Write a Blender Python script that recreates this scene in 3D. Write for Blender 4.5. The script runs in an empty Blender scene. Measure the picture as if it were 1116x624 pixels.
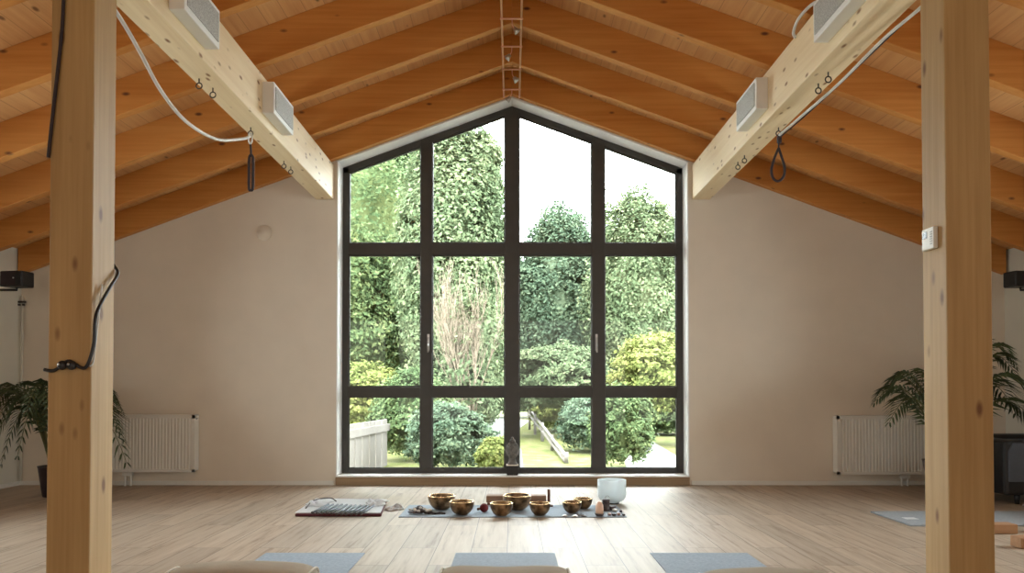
import bpy, math, random
import numpy as np
from mathutils import Vector, Matrix, Euler
random.seed(7); rng = np.random.default_rng(7)
PI = math.pi
S = bpy.context.scene
COL = S.collection

# ------------------------------------------------------------------ camera
F = 824.0                                   # focal length in pixels of the 1116 wide frame
cam = bpy.data.cameras.new('camera'); co = bpy.data.objects.new('camera', cam); COL.objects.link(co)
co.location = (0, 0, 1.0); co.rotation_euler = (math.radians(90 + 1.03), 0, 0)
cam.sensor_width = 36; cam.lens = F / 1116 * 36
cam.shift_x = 0.0; cam.shift_y = 98.2 / 1116
cam.clip_start = 0.05; cam.clip_end = 300
S.camera = co
S.view_settings.view_transform = 'Standard'; S.view_settings.look = 'None'
S.view_settings.gamma = 1; S.view_settings.use_curve_mapping = False
S.view_settings.exposure = 0.27

# ------------------------------------------------------------------ world, sun, window portals, added fill light
w = bpy.data.worlds.new('sky'); S.world = w; w.use_nodes = True
bg = w.node_tree.nodes['Background']; bg.inputs[0].default_value = (0.93, 0.975, 1.0, 1); bg.inputs[1].default_value = 17.0
sd = bpy.data.lights.new('sun', 'SUN'); sd.energy = 9.0; sd.angle = math.radians(25); sd.color = (1, .95, .86)
so = bpy.data.objects.new('sun', sd); COL.objects.link(so)
so.rotation_euler = (math.radians(38), math.radians(-14), 0)      # high hazy sun from the house side
def area(name, loc, rot, sx, sy, power, color, portal=False):
    l = bpy.data.lights.new(name, 'AREA'); l.shape = 'RECTANGLE'; l.size = sx; l.size_y = sy
    l.energy = power; l.color = color
    if portal: l.cycles.is_portal = True
    o = bpy.data.objects.new(name, l); COL.objects.link(o); o.location = loc; o.rotation_euler = rot
    return o
area('gable_window_portal', (0.007, 8.36, 2.1), (math.radians(-90), 0, 0), 3.8, 4.2, 1, (1, 1, 1), True)
for sx_ in (-1, 1):                                      # portals of the added strip windows in the side walls
    area('fill_window_portal', (sx_ * 5.36, 4.85, 1.45), (0, math.radians(90 * sx_), 0), .9, 2.4, 1, (1, 1, 1), True)
# added soft fill lamp behind the camera; the rear wall has no glazing
area('rear_fill_light', (0, -2.98, 1.5), (math.radians(90), 0, 0), 9.0, 2.6, 88, (1.0, .93, .84))

# ------------------------------------------------------------------ helpers
WL = {}
def wloc(o):
    return WL.get(o.name, Vector((0, 0, 0)))
class MB:
    def __init__(s): s.v = []; s.f = []; s.sm = []
    def add(s, vs, fs, smooth=False):
        b = len(s.v); s.v += [tuple(p) for p in vs]
        for f in fs: s.f.append(tuple(i + b for i in f)); s.sm.append(smooth)
        return s
    def box(s, x0, x1, y0, y1, z0, z1):
        vs = [(x, y, z) for x in (x0, x1) for y in (y0, y1) for z in (z0, z1)]
        return s.add(vs, [(0, 1, 3, 2), (4, 6, 7, 5), (0, 4, 5, 1), (2, 3, 7, 6), (0, 2, 6, 4), (1, 5, 7, 3)])
    def rbox(s, c, size, rz=0, rx=0, ry=0):
        M = Matrix.Translation(c) @ Euler((rx, ry, rz)).to_matrix().to_4x4()
        h = [a / 2 for a in size]
        vs = [M @ Vector((x * h[0], y * h[1], z * h[2])) for x in (-1, 1) for y in (-1, 1) for z in (-1, 1)]
        return s.add(vs, [(0, 1, 3, 2), (4, 6, 7, 5), (0, 4, 5, 1), (2, 3, 7, 6), (0, 2, 6, 4), (1, 5, 7, 3)])
    def prism(s, poly, y0, y1, axis='y'):            # poly in (x,z), extruded along y  (or (x,y) along z, (y,z) along x)
        n = len(poly)
        def P(p, t): return (p[0], t, p[1]) if axis == 'y' else (p[0], p[1], t) if axis == 'z' else (t, p[0], p[1])
        vs = [P(p, y0) for p in poly] + [P(p, y1) for p in poly]
        fs = [tuple(range(n)), tuple(range(2 * n - 1, n - 1, -1))]
        for i in range(n):
            j = (i + 1) % n; fs.append((i, i + n, j + n, j))
        return s.add(vs, fs)
    def tube(s, pts, r, n=8, closed=False, caps=True):
        pts = [Vector(p) for p in pts]; m = len(pts)
        rr = r if isinstance(r, (list, tuple)) else [r] * m
        vs = []; up = None
        for i, p in enumerate(pts):
            if closed: t = (pts[(i + 1) % m] - pts[i - 1])
            else: t = pts[min(i + 1, m - 1)] - pts[max(i - 1, 0)]
            t.normalize()
            if up is None:
                up = t.orthogonal().normalized()
            else:
                up = (up - t * up.dot(t))
                up = up.normalized() if up.length > 1e-6 else t.orthogonal().normalized()
            b = t.cross(up)
            for k in range(n):
                a = 2 * PI * k / n
                vs.append(p + (up * math.cos(a) + b * math.sin(a)) * rr[i])
        fs = []
        for i in range(m if closed else m - 1):
            j = (i + 1) % m
            for k in range(n):
                l = (k + 1) % n
                fs.append((i * n + k, i * n + l, j * n + l, j * n + k))
        if caps and not closed:
            fs.append(tuple(range(n - 1, -1, -1))); fs.append(tuple((m - 1) * n + k for k in range(n)))
        return s.add(vs, fs, True)
    def lathe(s, prof, c=(0, 0, 0), n=32, sx=1, sy=1):    # prof = [(r,z)]; closed at ends when r==0
        vs = []; m = len(prof)
        for r, z in prof:
            r = max(r, 1e-5)
            for k in range(n):
                a = 2 * PI * k / n
                vs.append((c[0] + r * math.cos(a) * sx, c[1] + r * math.sin(a) * sy, c[2] + z))
        fs = []
        for i in range(m - 1):
            for k in range(n):
                l = (k + 1) % n
                fs.append((i * n + k, i * n + l, (i + 1) * n + l, (i + 1) * n + k))
        return s.add(vs, fs, True)
    def ball(s, c, r, n=14, sx=1, sy=1, sz=1):
        m = n // 2 + 1
        return s.lathe([(r * math.sin(PI * i / m), -r * sz * math.cos(PI * i / m)) for i in range(m + 1)], c, n, sx, sy)
    def quads(s, arr):                                # arr (N,4,3)
        b = len(s.v); s.v += [tuple(p) for p in arr.reshape(-1, 3).tolist()]
        for i in range(arr.shape[0]): s.f.append((b + 4 * i, b + 4 * i + 1, b + 4 * i + 2, b + 4 * i + 3)); s.sm.append(False)
        return s
    def build(s, name, mat, parent=None, bevel=0, local=False, origin=None):
        me = bpy.data.meshes.new(name)
        off = Vector((0, 0, 0)) if local else (wloc(parent) if parent else Vector(origin or (0, 0, 0)))
        vs = [(x - off[0], y - off[1], z - off[2]) for x, y, z in s.v] if off.length > 0 else s.v
        me.from_pydata(vs, [], s.f); me.polygons.foreach_set('use_smooth', s.sm); me.update()
        me.materials.append(mat)
        o = bpy.data.objects.new(name, me); COL.objects.link(o)
        if parent: o.parent = parent; WL[o.name] = wloc(parent)
        elif origin: o.location = origin; WL[o.name] = Vector(origin)
        if bevel:
            b = o.modifiers.new('bevel', 'BEVEL'); b.width = bevel; b.segments = 2; b.limit_method = 'ANGLE'; b.angle_limit = math.radians(40)
        return o
def tag(o, label=None, cat=None, group=None, kind=None):
    if label: o['label'] = label
    if cat: o['category'] = cat
    if group: o['group'] = group
    if kind: o['kind'] = kind
    return o
def thing(name, label, cat, loc, group=None, kind=None):
    o = bpy.data.objects.new(name, None); COL.objects.link(o); o.location = loc; o.empty_display_size = .1
    WL[o.name] = Vector(loc)
    return tag(o, label, cat, group, kind)
def struct(o, label=None): return tag(o, label, None, None, 'structure')
def dup(root, loc, rz=None, label=None, scale=None):
    r = root.copy(); COL.objects.link(r); r.location = loc
    if rz is not None: r.rotation_euler = (0, 0, rz)
    if scale: r.scale = (scale,) * 3
    if label: r['label'] = label
    for ch in list(root.children):
        c = ch.copy(); COL.objects.link(c); c.parent = r
        for g in ch.children:
            d = g.copy(); COL.objects.link(d); d.parent = c
    return r
def arc(p0, p1, p2, n=12):                            # quadratic bezier
    p0, p1, p2 = map(Vector, (p0, p1, p2))
    return [p0 * (1 - t) ** 2 + p1 * 2 * t * (1 - t) + p2 * t * t for t in [i / n for i in range(n + 1)]]
def smooth_path(pts, k=6):                            # Catmull-Rom
    P = [Vector(p) for p in pts]; P = [P[0] * 2 - P[1]] + P + [P[-1] * 2 - P[-2]]; out = []
    for i in range(1, len(P) - 2):
        for j in range(k):
            t = j / k; a, b, c, d = P[i - 1:i + 3]
            out.append(.5 * ((2 * b) + (c - a) * t + (2 * a - 5 * b + 4 * c - d) * t * t + (3 * b - a - 3 * c + d) * t ** 3))
    return out + [P[-2]]

# ------------------------------------------------------------------ materials
def newmat(name):
    m = bpy.data.materials.new(name); m.use_nodes = True
    nt = m.node_tree; return m, nt, nt.nodes['Principled BSDF']
def plain(name, col, rough=.6, metal=0, var=.08, vscale=12, bump=0, bscale=60, spec=.5):
    m, nt, p = newmat(name); N = nt.nodes; L = nt.links
    tc = N.new('ShaderNodeTexCoord'); no = N.new('ShaderNodeTexNoise'); no.inputs['Scale'].default_value = vscale
    no.inputs['Detail'].default_value = 4
    L.new(tc.outputs['Object'], no.inputs['Vector'])
    r = N.new('ShaderNodeValToRGB')
    r.color_ramp.elements[0].position = .3; r.color_ramp.elements[1].position = .7
    r.color_ramp.elements[0].color = tuple(c * (1 - var) for c in col) + (1,)
    r.color_ramp.elements[1].color = tuple(min(1, c * (1 + var)) for c in col) + (1,)
    L.new(no.outputs['Fac'], r.inputs[0]); L.new(r.outputs[0], p.inputs['Base Color'])
    p.inputs['Roughness'].default_value = rough; p.inputs['Metallic'].default_value = metal
    p.inputs['Specular IOR Level'].default_value = spec
    if bump:
        n2 = N.new('ShaderNodeTexNoise'); n2.inputs['Scale'].default_value = bscale; n2.inputs['Detail'].default_value = 3
        L.new(tc.outputs['Object'], n2.inputs['Vector'])
        b = N.new('ShaderNodeBump'); b.inputs['Strength'].default_value = bump; b.inputs['Distance'].default_value = .01
        L.new(n2.outputs['Fac'], b.inputs['Height']); L.new(b.outputs[0], p.inputs['Normal'])
    return m
def wood(name, light, dark, knot, axis='z', rough=.6, knots=.055, kd=(3.0, 6.5), seam=None):
    m, nt, p = newmat(name); N = nt.nodes; L = nt.links
    tc = N.new('ShaderNodeTexCoord')
    oi = N.new('ShaderNodeObjectInfo')
    addv = N.new('ShaderNodeVectorMath'); addv.operation = 'MULTIPLY_ADD'
    L.new(oi.outputs['Random'], addv.inputs[0]); addv.inputs[1].default_value = (37, 53, 71); L.new(tc.outputs['Object'], addv.inputs[2])
    def mapped(a, c):
        mp = N.new('ShaderNodeMapping'); sc = {'x': (a, c, c), 'y': (c, a, c), 'z': (c, c, a)}[axis]
        mp.inputs['Scale'].default_value = sc; L.new(addv.outputs[0], mp.inputs['Vector']); return mp
    g = N.new('ShaderNodeTexNoise'); g.inputs['Scale'].default_value = 1; g.inputs['Detail'].default_value = 5; g.inputs['Roughness'].default_value = .6
    L.new(mapped(1.1, 34).outputs[0], g.inputs['Vector'])
    g2 = N.new('ShaderNodeTexNoise'); g2.inputs['Scale'].default_value = 1; g2.inputs['Detail'].default_value = 3
    L.new(mapped(.8, 5).outputs[0], g2.inputs['Vector'])
    mix = N.new('ShaderNodeMath'); mix.operation = 'MULTIPLY_ADD'; mix.inputs[1].default_value = .55
    L.new(g.outputs['Fac'], mix.inputs[0])
    m2 = N.new('ShaderNodeMath'); m2.operation = 'MULTIPLY'; m2.inputs[1].default_value = .45; L.new(g2.outputs['Fac'], m2.inputs[0]); L.new(m2.outputs[0], mix.inputs[2])
    r = N.new('ShaderNodeValToRGB'); r.color_ramp.elements[0].position = .36; r.color_ramp.elements[1].position = .62
    r.color_ramp.elements[0].color = dark + (1,); r.color_ramp.elements[1].color = light + (1,)
    L.new(mix.outputs[0], r.inputs[0])
    # knots
    vo = N.new('ShaderNodeTexVoronoi'); vo.inputs['Scale'].default_value = 1; vo.inputs['Randomness'].default_value = 1
    L.new(mapped(*kd).outputs[0], vo.inputs['Vector'])
    kr = N.new('ShaderNodeValToRGB'); kr.color_ramp.elements[0].position = knots; kr.color_ramp.elements[1].position = knots * 2.4
    kr.color_ramp.elements[0].color = (1, 1, 1, 1); kr.color_ramp.elements[1].color = (0, 0, 0, 1)
    L.new(vo.outputs['Distance'], kr.inputs[0])
    mc = N.new('ShaderNodeMixRGB'); mc.inputs[2].default_value = knot + (1,)
    L.new(kr.outputs[0], mc.inputs[0]); L.new(r.outputs[0], mc.inputs[1])
    out = mc.outputs[0]
    if seam:                                           # board joints every `seam` metres along the slope
        sp = N.new('ShaderNodeSeparateXYZ'); L.new(tc.outputs['Object'], sp.inputs[0])
        d = N.new('ShaderNodeMath'); d.operation = 'DIVIDE'; d.inputs[1].default_value = seam; L.new(sp.outputs['X'], d.inputs[0])
        fr = N.new('ShaderNodeMath'); fr.operation = 'FRACT'; L.new(d.outputs[0], fr.inputs[0])
        lt = N.new('ShaderNodeMath'); lt.operation = 'LESS_THAN'; lt.inputs[1].default_value = .035; L.new(fr.outputs[0], lt.inputs[0])
        ms = N.new('ShaderNodeMixRGB'); ms.blend_type = 'MIX'; ms.inputs[2].default_value = tuple(c * .78 for c in dark) + (1,)
        L.new(lt.outputs[0], ms.inputs[0]); L.new(out, ms.inputs[1]); out = ms.outputs[0]
    L.new(out, p.inputs['Base Color']); p.inputs['Roughness'].default_value = rough
    b = N.new('ShaderNodeBump'); b.inputs['Strength'].default_value = .15; b.inputs['Distance'].default_value = .004
    L.new(g.outputs['Fac'], b.inputs['Height']); L.new(b.outputs[0], p.inputs['Normal'])
    return m
M = {}
M['wall'] = plain('wall_paint', (.74, .66, .55), .9, var=.03, vscale=3, bump=.12, bscale=220)
M['wall_side'] = plain('wall_paint_side', (.66, .63, .54), .9, var=.03, vscale=3, bump=.12, bscale=220)
M['reveal'] = plain('reveal_white', (.86, .86, .85), .7, var=.02)
M['post'] = wood('spruce_post', (.47, .30, .125), (.36, .21, .075), (.16, .065, .02), 'z', knots=.075, kd=(3.6, 8.5))
M['beam'] = wood('spruce_beam', (.84, .68, .44), (.74, .56, .33), (.26, .12, .045), 'y', knots=.085, kd=(5.5, 13))
M['rafter'] = wood('spruce_rafter', (.62, .27, .060), (.50, .185, .030), (.12, .035, .01), 'x', knots=.05)
M['deck'] = wood('roof_boards', (.66, .36, .14), (.54, .26, .09), (.2, .08, .02), 'y', knots=.05, seam=.14)
M['frame'] = plain('window_frame_anthracite', (.045, .042, .037), .45, var=.1)
M['sillwood'] = wood('sill_oak', (.34, .23, .13), (.22, .14, .07), (.1, .05, .02), 'x', knots=.03)
M['black'] = plain('black_plastic', (.012, .012, .013), .45)
M['white'] = plain('white_enamel', (.74, .72, .66), .4, var=.02)
M['whitecloth'] = plain('white_cloth', (.85, .86, .87), .9, var=.03, bump=.3)
_m = M['whitecloth']; _n = _m.node_tree; _t = _n.nodes.new('ShaderNodeBsdfTranslucent'); _t.inputs[0].default_value = (.85, .86, .87, 1)
_x = _n.nodes.new('ShaderNodeMixShader'); _x.inputs[0].default_value = .35; _n.links.new(_n.nodes['Principled BSDF'].outputs[0], _x.inputs[1]); _n.links.new(_t.outputs[0], _x.inputs[2]); _n.links.new(_x.outputs[0], _n.nodes['Material Output'].inputs[0])
M['steel'] = plain('steel', (.55, .55, .55), .3, metal=1)
M['darksteel'] = plain('blackened_steel', (.09, .07, .06), .45, metal=.8)
M['copper'] = plain('copper_rail', (.85, .52, .38), .35, metal=.7)
M['cable_grey'] = plain('cable_grey', (.62, .60, .56), .5)
M['strap'] = plain('dark_strap', (.03, .018, .02), .7)
M['grille'] = plain('mesh_grille', (.42, .42, .40), .7, var=.35, vscale=160)
M['boxwhite'] = plain('fixture_white', (.80, .80, .78), .5, var=.02)
M['mat'] = plain('yoga_mat_blue_grey', (.30, .36, .43), .85, var=.12, vscale=60, bump=.2, bscale=300)
M['mat_dark'] = plain('yoga_mat_grey', (.32, .35, .38), .85, var=.1, vscale=60)
M['cushion'] = plain('beige_canvas', (.46, .40, .31), .9, var=.06, vscale=8, bump=.35, bscale=25)
M['piping'] = plain('cream_piping', (.72, .68, .6), .8)
def bronze():
    m, nt, p = newmat('hammered_bronze'); N = nt.nodes; L = nt.links
    tc = N.new('ShaderNodeTexCoord')
    n = N.new('ShaderNodeTexNoise'); n.inputs['Scale'].default_value = 18; n.inputs['Detail'].default_value = 5; L.new(tc.outputs['Object'], n.inputs['Vector'])
    r = N.new('ShaderNodeValToRGB'); r.color_ramp.elements[0].position = .35; r.color_ramp.elements[1].position = .68
    r.color_ramp.elements[0].color = (.05, .03, .016, 1); r.color_ramp.elements[1].color = (.40, .25, .13, 1)
    L.new(n.outputs['Fac'], r.inputs[0]); L.new(r.outputs[0], p.inputs['Base Color'])
    p.inputs['Metallic'].default_value = .75; p.inputs['Roughness'].default_value = .36
    v = N.new('ShaderNodeTexVoronoi'); v.inputs['Scale'].default_value = 60; L.new(tc.outputs['Object'], v.inputs['Vector'])
    b = N.new('ShaderNodeBump'); b.inputs['Strength'].default_value = .5; b.inputs['Distance'].default_value = .004
    L.new(v.outputs['Distance'], b.inputs['Height']); L.new(b.outputs[0], p.inputs['Normal']); return m
M['bronze'] = bronze()
M['brass'] = plain('polished_rim_brass', (.9, .66, .36), .25, metal=1)
m, nt, p = newmat('frosted_quartz'); N = nt.nodes; L = nt.links
p.inputs['Base Color'].default_value = (.88, .93, .95, 1); p.inputs['Roughness'].default_value = .45
t_ = N.new('ShaderNodeBsdfTranslucent'); t_.inputs[0].default_value = (.88, .94, .96, 1); x_ = N.new('ShaderNodeMixShader'); x_.inputs[0].default_value = .5
L.new(p.outputs[0], x_.inputs[1]); L.new(t_.outputs[0], x_.inputs[2]); L.new(x_.outputs[0], N['Material Output'].inputs[0]); M['quartz'] = m
M['darkwood'] = wood('dark_walnut', (.20, .09, .05), (.10, .04, .025), (.03, .01, .01), 'x', knots=.01)
M['brownwood'] = wood('brown_wood', (.36, .22, .14), (.24, .14, .085), (.08, .04, .02), 'x', knots=.01)
M['block'] = wood('cork_block', (.42, .22, .10), (.30, .145, .06), (.1, .05, .02), 'x', knots=.01)
M['red'] = plain('dark_red_felt', (.17, .025, .03), .9)
M['burgundy'] = plain('burgundy_cloth', (.10, .02, .028), .9)
M['wax_pink'] = plain('salmon_glass', (.85, .58, .44), .35)
M['stone_dark'] = plain('dark_stone', (.06, .045, .045), .5, var=.4, vscale=40)
M['stone_pink'] = plain('rose_stone', (.55, .35, .30), .5, var=.4, vscale=40)
M['stone_pale'] = plain('pale_shell', (.75, .72, .68), .5, var=.2, vscale=40)
M['buddha'] = plain('weathered_resin_statue', (.12, .11, .10), .6, var=.45, vscale=25, bump=.4)
M['chrome'] = plain('grey_metal_stick', (.13, .15, .18), .4, metal=.2)
M['pot'] = plain('dark_glazed_pot', (.03, .02, .028), .35)
M['soil'] = plain('potting_soil', (.05, .03, .02), 1)
M['palmleaf'] = plain('palm_green', (.045, .07, .025), .6, var=.4, vscale=9)
M['palmstem'] = plain('palm_stem', (.12, .13, .05), .7, var=.3)
M['armchair'] = plain('black_leather', (.012, .012, .013), .5)
M['armchair_seat'] = plain('charcoal_fabric', (.10, .115, .14), .9, bump=.2)
M['bark'] = plain('bark', (.13, .10, .07), 1, var=.4, vscale=9)
M['twig'] = plain('bare_twig', (.17, .135, .10), 1, var=.2)
M['paleboard'] = wood('pale_board', (.15, .136, .122), (.12, .105, .092), (.07, .05, .05), 'z', rough=.9, knots=.02)
M['gravel'] = plain('pale_gravel', (.15, .15, .145), 1, var=.12, vscale=4)
M['lcd'] = plain('lcd_dark', (.02, .03, .04), .2)
m, nt, p = newmat('window_glass'); N = nt.nodes; L = nt.links
for n in list(N):
    if n.type != 'OUTPUT_MATERIAL': N.remove(n)
out = [n for n in N if n.type == 'OUTPUT_MATERIAL'][0]
tr = N.new('ShaderNodeBsdfTransparent'); tr.inputs[0].default_value = (.95, .975, .965, 1)
gl = N.new('ShaderNodeBsdfGlossy'); gl.inputs['Roughness'].default_value = .02
fr = N.new('ShaderNodeFresnel'); fr.inputs[0].default_value = 1.35
mx = N.new('ShaderNodeMixShader'); L.new(fr.outputs[0], mx.inputs[0]); L.new(tr.outputs[0], mx.inputs[1]); L.new(gl.outputs[0], mx.inputs[2]); L.new(mx.outputs[0], out.inputs[0])
M['glass'] = m
def floor_mat():
    m, nt, p = newmat('oak_plank_floor'); N = nt.nodes; L = nt.links
    tc = N.new('ShaderNodeTexCoord'); sp = N.new('ShaderNodeSeparateXYZ'); L.new(tc.outputs['Object'], sp.inputs[0])
    cb = N.new('ShaderNodeCombineXYZ'); L.new(sp.outputs['Y'], cb.inputs[0]); L.new(sp.outputs['X'], cb.inputs[1])
    br = N.new('ShaderNodeTexBrick'); br.inputs['Scale'].default_value = 1; br.inputs['Brick Width'].default_value = 1.28
    br.inputs['Row Height'].default_value = .225; br.inputs['Mortar Size'].default_value = .0022; br.offset = .37
    br.inputs['Color1'].default_value = (0, 0, 0, 1); br.inputs['Color2'].default_value = (1, 1, 1, 1); br.inputs['Mortar'].default_value = (.5, .5, .5, 1)
    mp0 = N.new('ShaderNodeMapping'); mp0.inputs['Location'].default_value = (.3, .03, 0); L.new(cb.outputs[0], mp0.inputs['Vector']); L.new(mp0.outputs[0], br.inputs['Vector'])
    mp = N.new('ShaderNodeMapping'); mp.inputs['Scale'].default_value = (26, 1.7, 1); L.new(tc.outputs['Object'], mp.inputs['Vector'])
    ad = N.new('ShaderNodeVectorMath'); ad.operation = 'MULTIPLY_ADD'; L.new(br.outputs['Color'], ad.inputs[0]); ad.inputs[1].default_value = (9, 17, 5); L.new(mp.outputs[0], ad.inputs[2])
    g = N.new('ShaderNodeTexNoise'); g.inputs['Scale'].default_value = 1; g.inputs['Detail'].default_value = 6; g.inputs['Roughness'].default_value = .65; L.new(ad.outputs[0], g.inputs['Vector'])
    r = N.new('ShaderNodeValToRGB'); e = r.color_ramp.elements
    e[0].position = .30; e[0].color = (.25, .17, .115, 1); e[1].position = .66; e[1].color = (.49, .40, .31, 1)
    k = e.new(.45); k.color = (.41, .32, .235, 1)
    L.new(g.outputs['Fac'], r.inputs[0])
    hs = N.new('ShaderNodeHueSaturation'); L.new(r.outputs[0], hs.inputs['Color'])
    mr = N.new('ShaderNodeMapRange'); mr.inputs['To Min'].default_value = .88; mr.inputs['To Max'].default_value = 1.12; L.new(br.outputs['Color'], mr.inputs[0]); L.new(mr.outputs[0], hs.inputs['Value'])
    mc = N.new('ShaderNodeMixRGB'); mc.inputs[2].default_value = (.10, .07, .05, 1); L.new(br.outputs['Fac'], mc.inputs[0]); L.new(hs.outputs[0], mc.inputs[1])
    L.new(mc.outputs[0], p.inputs['Base Color'])
    p.inputs['Roughness'].default_value = .48; p.inputs['Specular IOR Level'].default_value = .6
    b = N.new('ShaderNodeBump'); b.inputs['Strength'].default_value = .12; b.inputs['Distance'].default_value = .003; L.new(g.outputs['Fac'], b.inputs['Height']); L.new(b.outputs[0], p.inputs['Normal'])
    return m
M['floor'] = floor_mat()
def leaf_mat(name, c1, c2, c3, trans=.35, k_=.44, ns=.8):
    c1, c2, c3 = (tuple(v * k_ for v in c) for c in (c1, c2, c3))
    m, nt, p = newmat(name); N = nt.nodes; L = nt.links
    tc = N.new('ShaderNodeTexCoord'); ge = N.new('ShaderNodeNewGeometry')
    n = N.new('ShaderNodeTexNoise'); n.inputs['Scale'].default_value = ns; n.inputs['Detail'].default_value = 3; L.new(tc.outputs['Object'], n.inputs['Vector'])
    a = N.new('ShaderNodeMath'); a.operation = 'MULTIPLY_ADD'; a.inputs[1].default_value = .35; L.new(ge.outputs['Random Per Island'], a.inputs[0])
    b = N.new('ShaderNodeMath'); b.operation = 'MULTIPLY'; b.inputs[1].default_value = .8; L.new(n.outputs['Fac'], b.inputs[0]); L.new(b.outputs[0], a.inputs[2])
    r = N.new('ShaderNodeValToRGB'); e = r.color_ramp.elements; e[0].position = .3; e[0].color = c1 + (1,); e[1].position = .85; e[1].color = c3 + (1,)
    k = e.new(.58); k.color = c2 + (1,)
    L.new(a.outputs[0], r.inputs[0]); L.new(r.outputs[0], p.inputs['Base Color']); p.inputs['Roughness'].default_value = .8; p.inputs['Specular IOR Level'].default_value = .06
    t = N.new('ShaderNodeBsdfTranslucent'); L.new(r.outputs[0], t.inputs[0])
    ms = N.new('ShaderNodeMixShader'); ms.inputs[0].default_value = trans
    o = [x for x in N if x.type == 'OUTPUT_MATERIAL'][0]
    L.new(p.outputs[0], ms.inputs[1]); L.new(t.outputs[0], ms.inputs[2]); L.new(ms.outputs[0], o.inputs[0]); return m
M['leaf_green'] = leaf_mat('leaf_green', (.10, .17, .075), (.20, .29, .13), (.40, .47, .20))
M['leaf_light'] = leaf_mat('leaf_light', (.13, .19, .10), (.24, .32, .17), (.42, .47, .26))
M['leaf_dark'] = leaf_mat('leaf_dark', (.07, .12, .075), (.13, .20, .12), (.26, .34, .20))
M['leaf_yellow'] = leaf_mat('leaf_yellow', (.20, .26, .08), (.36, .42, .13), (.58, .55, .20))
M['leaf_blue'] = leaf_mat('leaf_blue', (.09, .15, .10), (.19, .28, .18), (.36, .45, .28))
M['grass'] = leaf_mat('grass', (.20, .30, .07), (.42, .46, .16), (.80, .68, .40), 0, .20, 3.2)

# ------------------------------------------------------------------ room shell
SL = .367; ZA = 4.126                                   # roof slope, underside of rafters at the ridge
def zr(x, up=0): return ZA - SL * abs(x) + up
RD = .27                                                # vertical depth of a rafter
XL, XR, YB, YW = -5.20, 5.22, -3.0, 8.0
OL, OR = -1.86, 1.874                                   # gable window opening
struct(MB().box(XL - .2, XR + .2, YB - .2, YW + .3, -.15, 0).build('floor', M['floor']), 'light oak plank floor running towards the gable window')
wf = MB()
wf.prism([(XL - .2, -.15), (OL, -.15), (OL, zr(OL)), (OL, zr(OL, RD)), (XL - .2, zr(XL - .2, RD))], YW, YW + .3)
wf.prism([(OR, -.15), (XR + .2, -.15), (XR + .2, zr(XR + .2, RD)), (OR, zr(OR, RD))], YW, YW + .3)
wf.prism([(OL, zr(OL)), (0, ZA), (0, ZA + RD), (OL, zr(OL, RD))], YW, YW + .3)
wf.prism([(0, ZA), (OR, zr(OR)), (OR, zr(OR, RD)), (0, ZA + RD)], YW, YW + .3)
struct(wf.build('wall_front', M['wall']), 'beige plastered gable wall around the big window')
# white plaster lining of the window reveal
rv = MB()
t = .012
rv.box(OL, OL + t, YW - .004, YW + .3, .085, zr(OL) - .004); rv.box(OR - t, OR, YW - .004, YW + .3, .085, zr(OR) - .004)
rv.prism([(OL, zr(OL) - .004), (0, ZA - .004), (0, ZA - .018), (OL, zr(OL) - .018)], YW - .004, YW + .3)
rv.prism([(0, ZA - .004), (OR, zr(OR) - .004), (OR, zr(OR) - .018), (0, ZA - .018)], YW - .004, YW + .3)
struct(rv.build('trim_1', M['reveal']), 'white lining of the window reveal')
def side_wall(name, x0, x1, xi):
    s = MB(); h = zr(xi, RD)
    s.box(x0, x1, YB, 3.7, 0, h); s.box(x0, x1, 6.0, YW, 0, h); s.box(x0, x1, 3.7, 6.0, 0, .95); s.box(x0, x1, 3.7, 6.0, 1.9, h)
    return struct(s.build(name, M['wall_side']), 'pale side wall of the room')
side_wall('wall_left', XL - .2, XL, XL); side_wall('wall_right', XR, XR + .2, XR)
for nm, xa in (('window_fill_left', XL - .12), ('window_fill_right', XR + .06)):  # strip windows out of view, added to let fill daylight into the room
    f = MB()
    for q in ((3.7, 6.0, .95, 1.05), (3.7, 6.0, 1.85, 1.9), (3.7, 3.75, 1.05, 1.85), (5.95, 6.0, 1.05, 1.85), (4.83, 4.87, 1.05, 1.85)): f.box(xa, xa + .06, *q)
    wn = struct(f.build(nm, M['frame']), 'narrow side window, out of view, added for fill daylight'); MB().box(xa + .027, xa + .033, 3.75, 5.95, 1.05, 1.85).build('pane', M['glass'], wn)
s = MB(); s.prism([(XL - .2, 0), (XR + .2, 0), (XR + .2, zr(XR + .2, RD)), (0, ZA + RD), (XL - .2, zr(XL - .2, RD))], YB - .2, YB)
struct(s.build('wall_back', M['wall']), 'rear wall behind the camera')
rf = MB()
for sg in (-1, 1):
    X = 5.45 * sg
    rf.prism([(0, ZA + RD), (X, zr(X, RD)), (X, zr(X, RD + .06)), (0, ZA + RD + .06)], YB - .2, YW + .3)
struct(rf.build('ceiling', M['deck']), 'orange brown boarded roof lining sloping down both sides')
for nm, x0, x1, y0, y1 in (('baseboard_front_left', XL, OL - .02, YW - .012, YW), ('baseboard_front_right', OR + .02, XR, YW - .012, YW)):
    struct(MB().box(x0, x1, y0, y1, 0, .045).build(nm, M['white'], bevel=.003))
struct(MB().box(XL, XL + .012, 3, YW - .012, 0, .045).build('baseboard_left', M['white'], bevel=.003))
struct(MB().box(XR - .012, XR, 3, YW - .012, 0, .045).build('baseboard_right', M['white'], bevel=.003))
# sill
tr2 = MB().box(OL + .002, OR - .002, YW - .03, YW + .3, 0, .085).build('trim_2', M['sillwood'], bevel=.004); struct(tr2, 'brown wooden plinth below the window')
struct(MB().box(OL + .013, OR - .013, YW - .02, YW + .24, .085, .10).build('trim_3', M['reveal'], bevel=.002), 'white window sill board')

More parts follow.
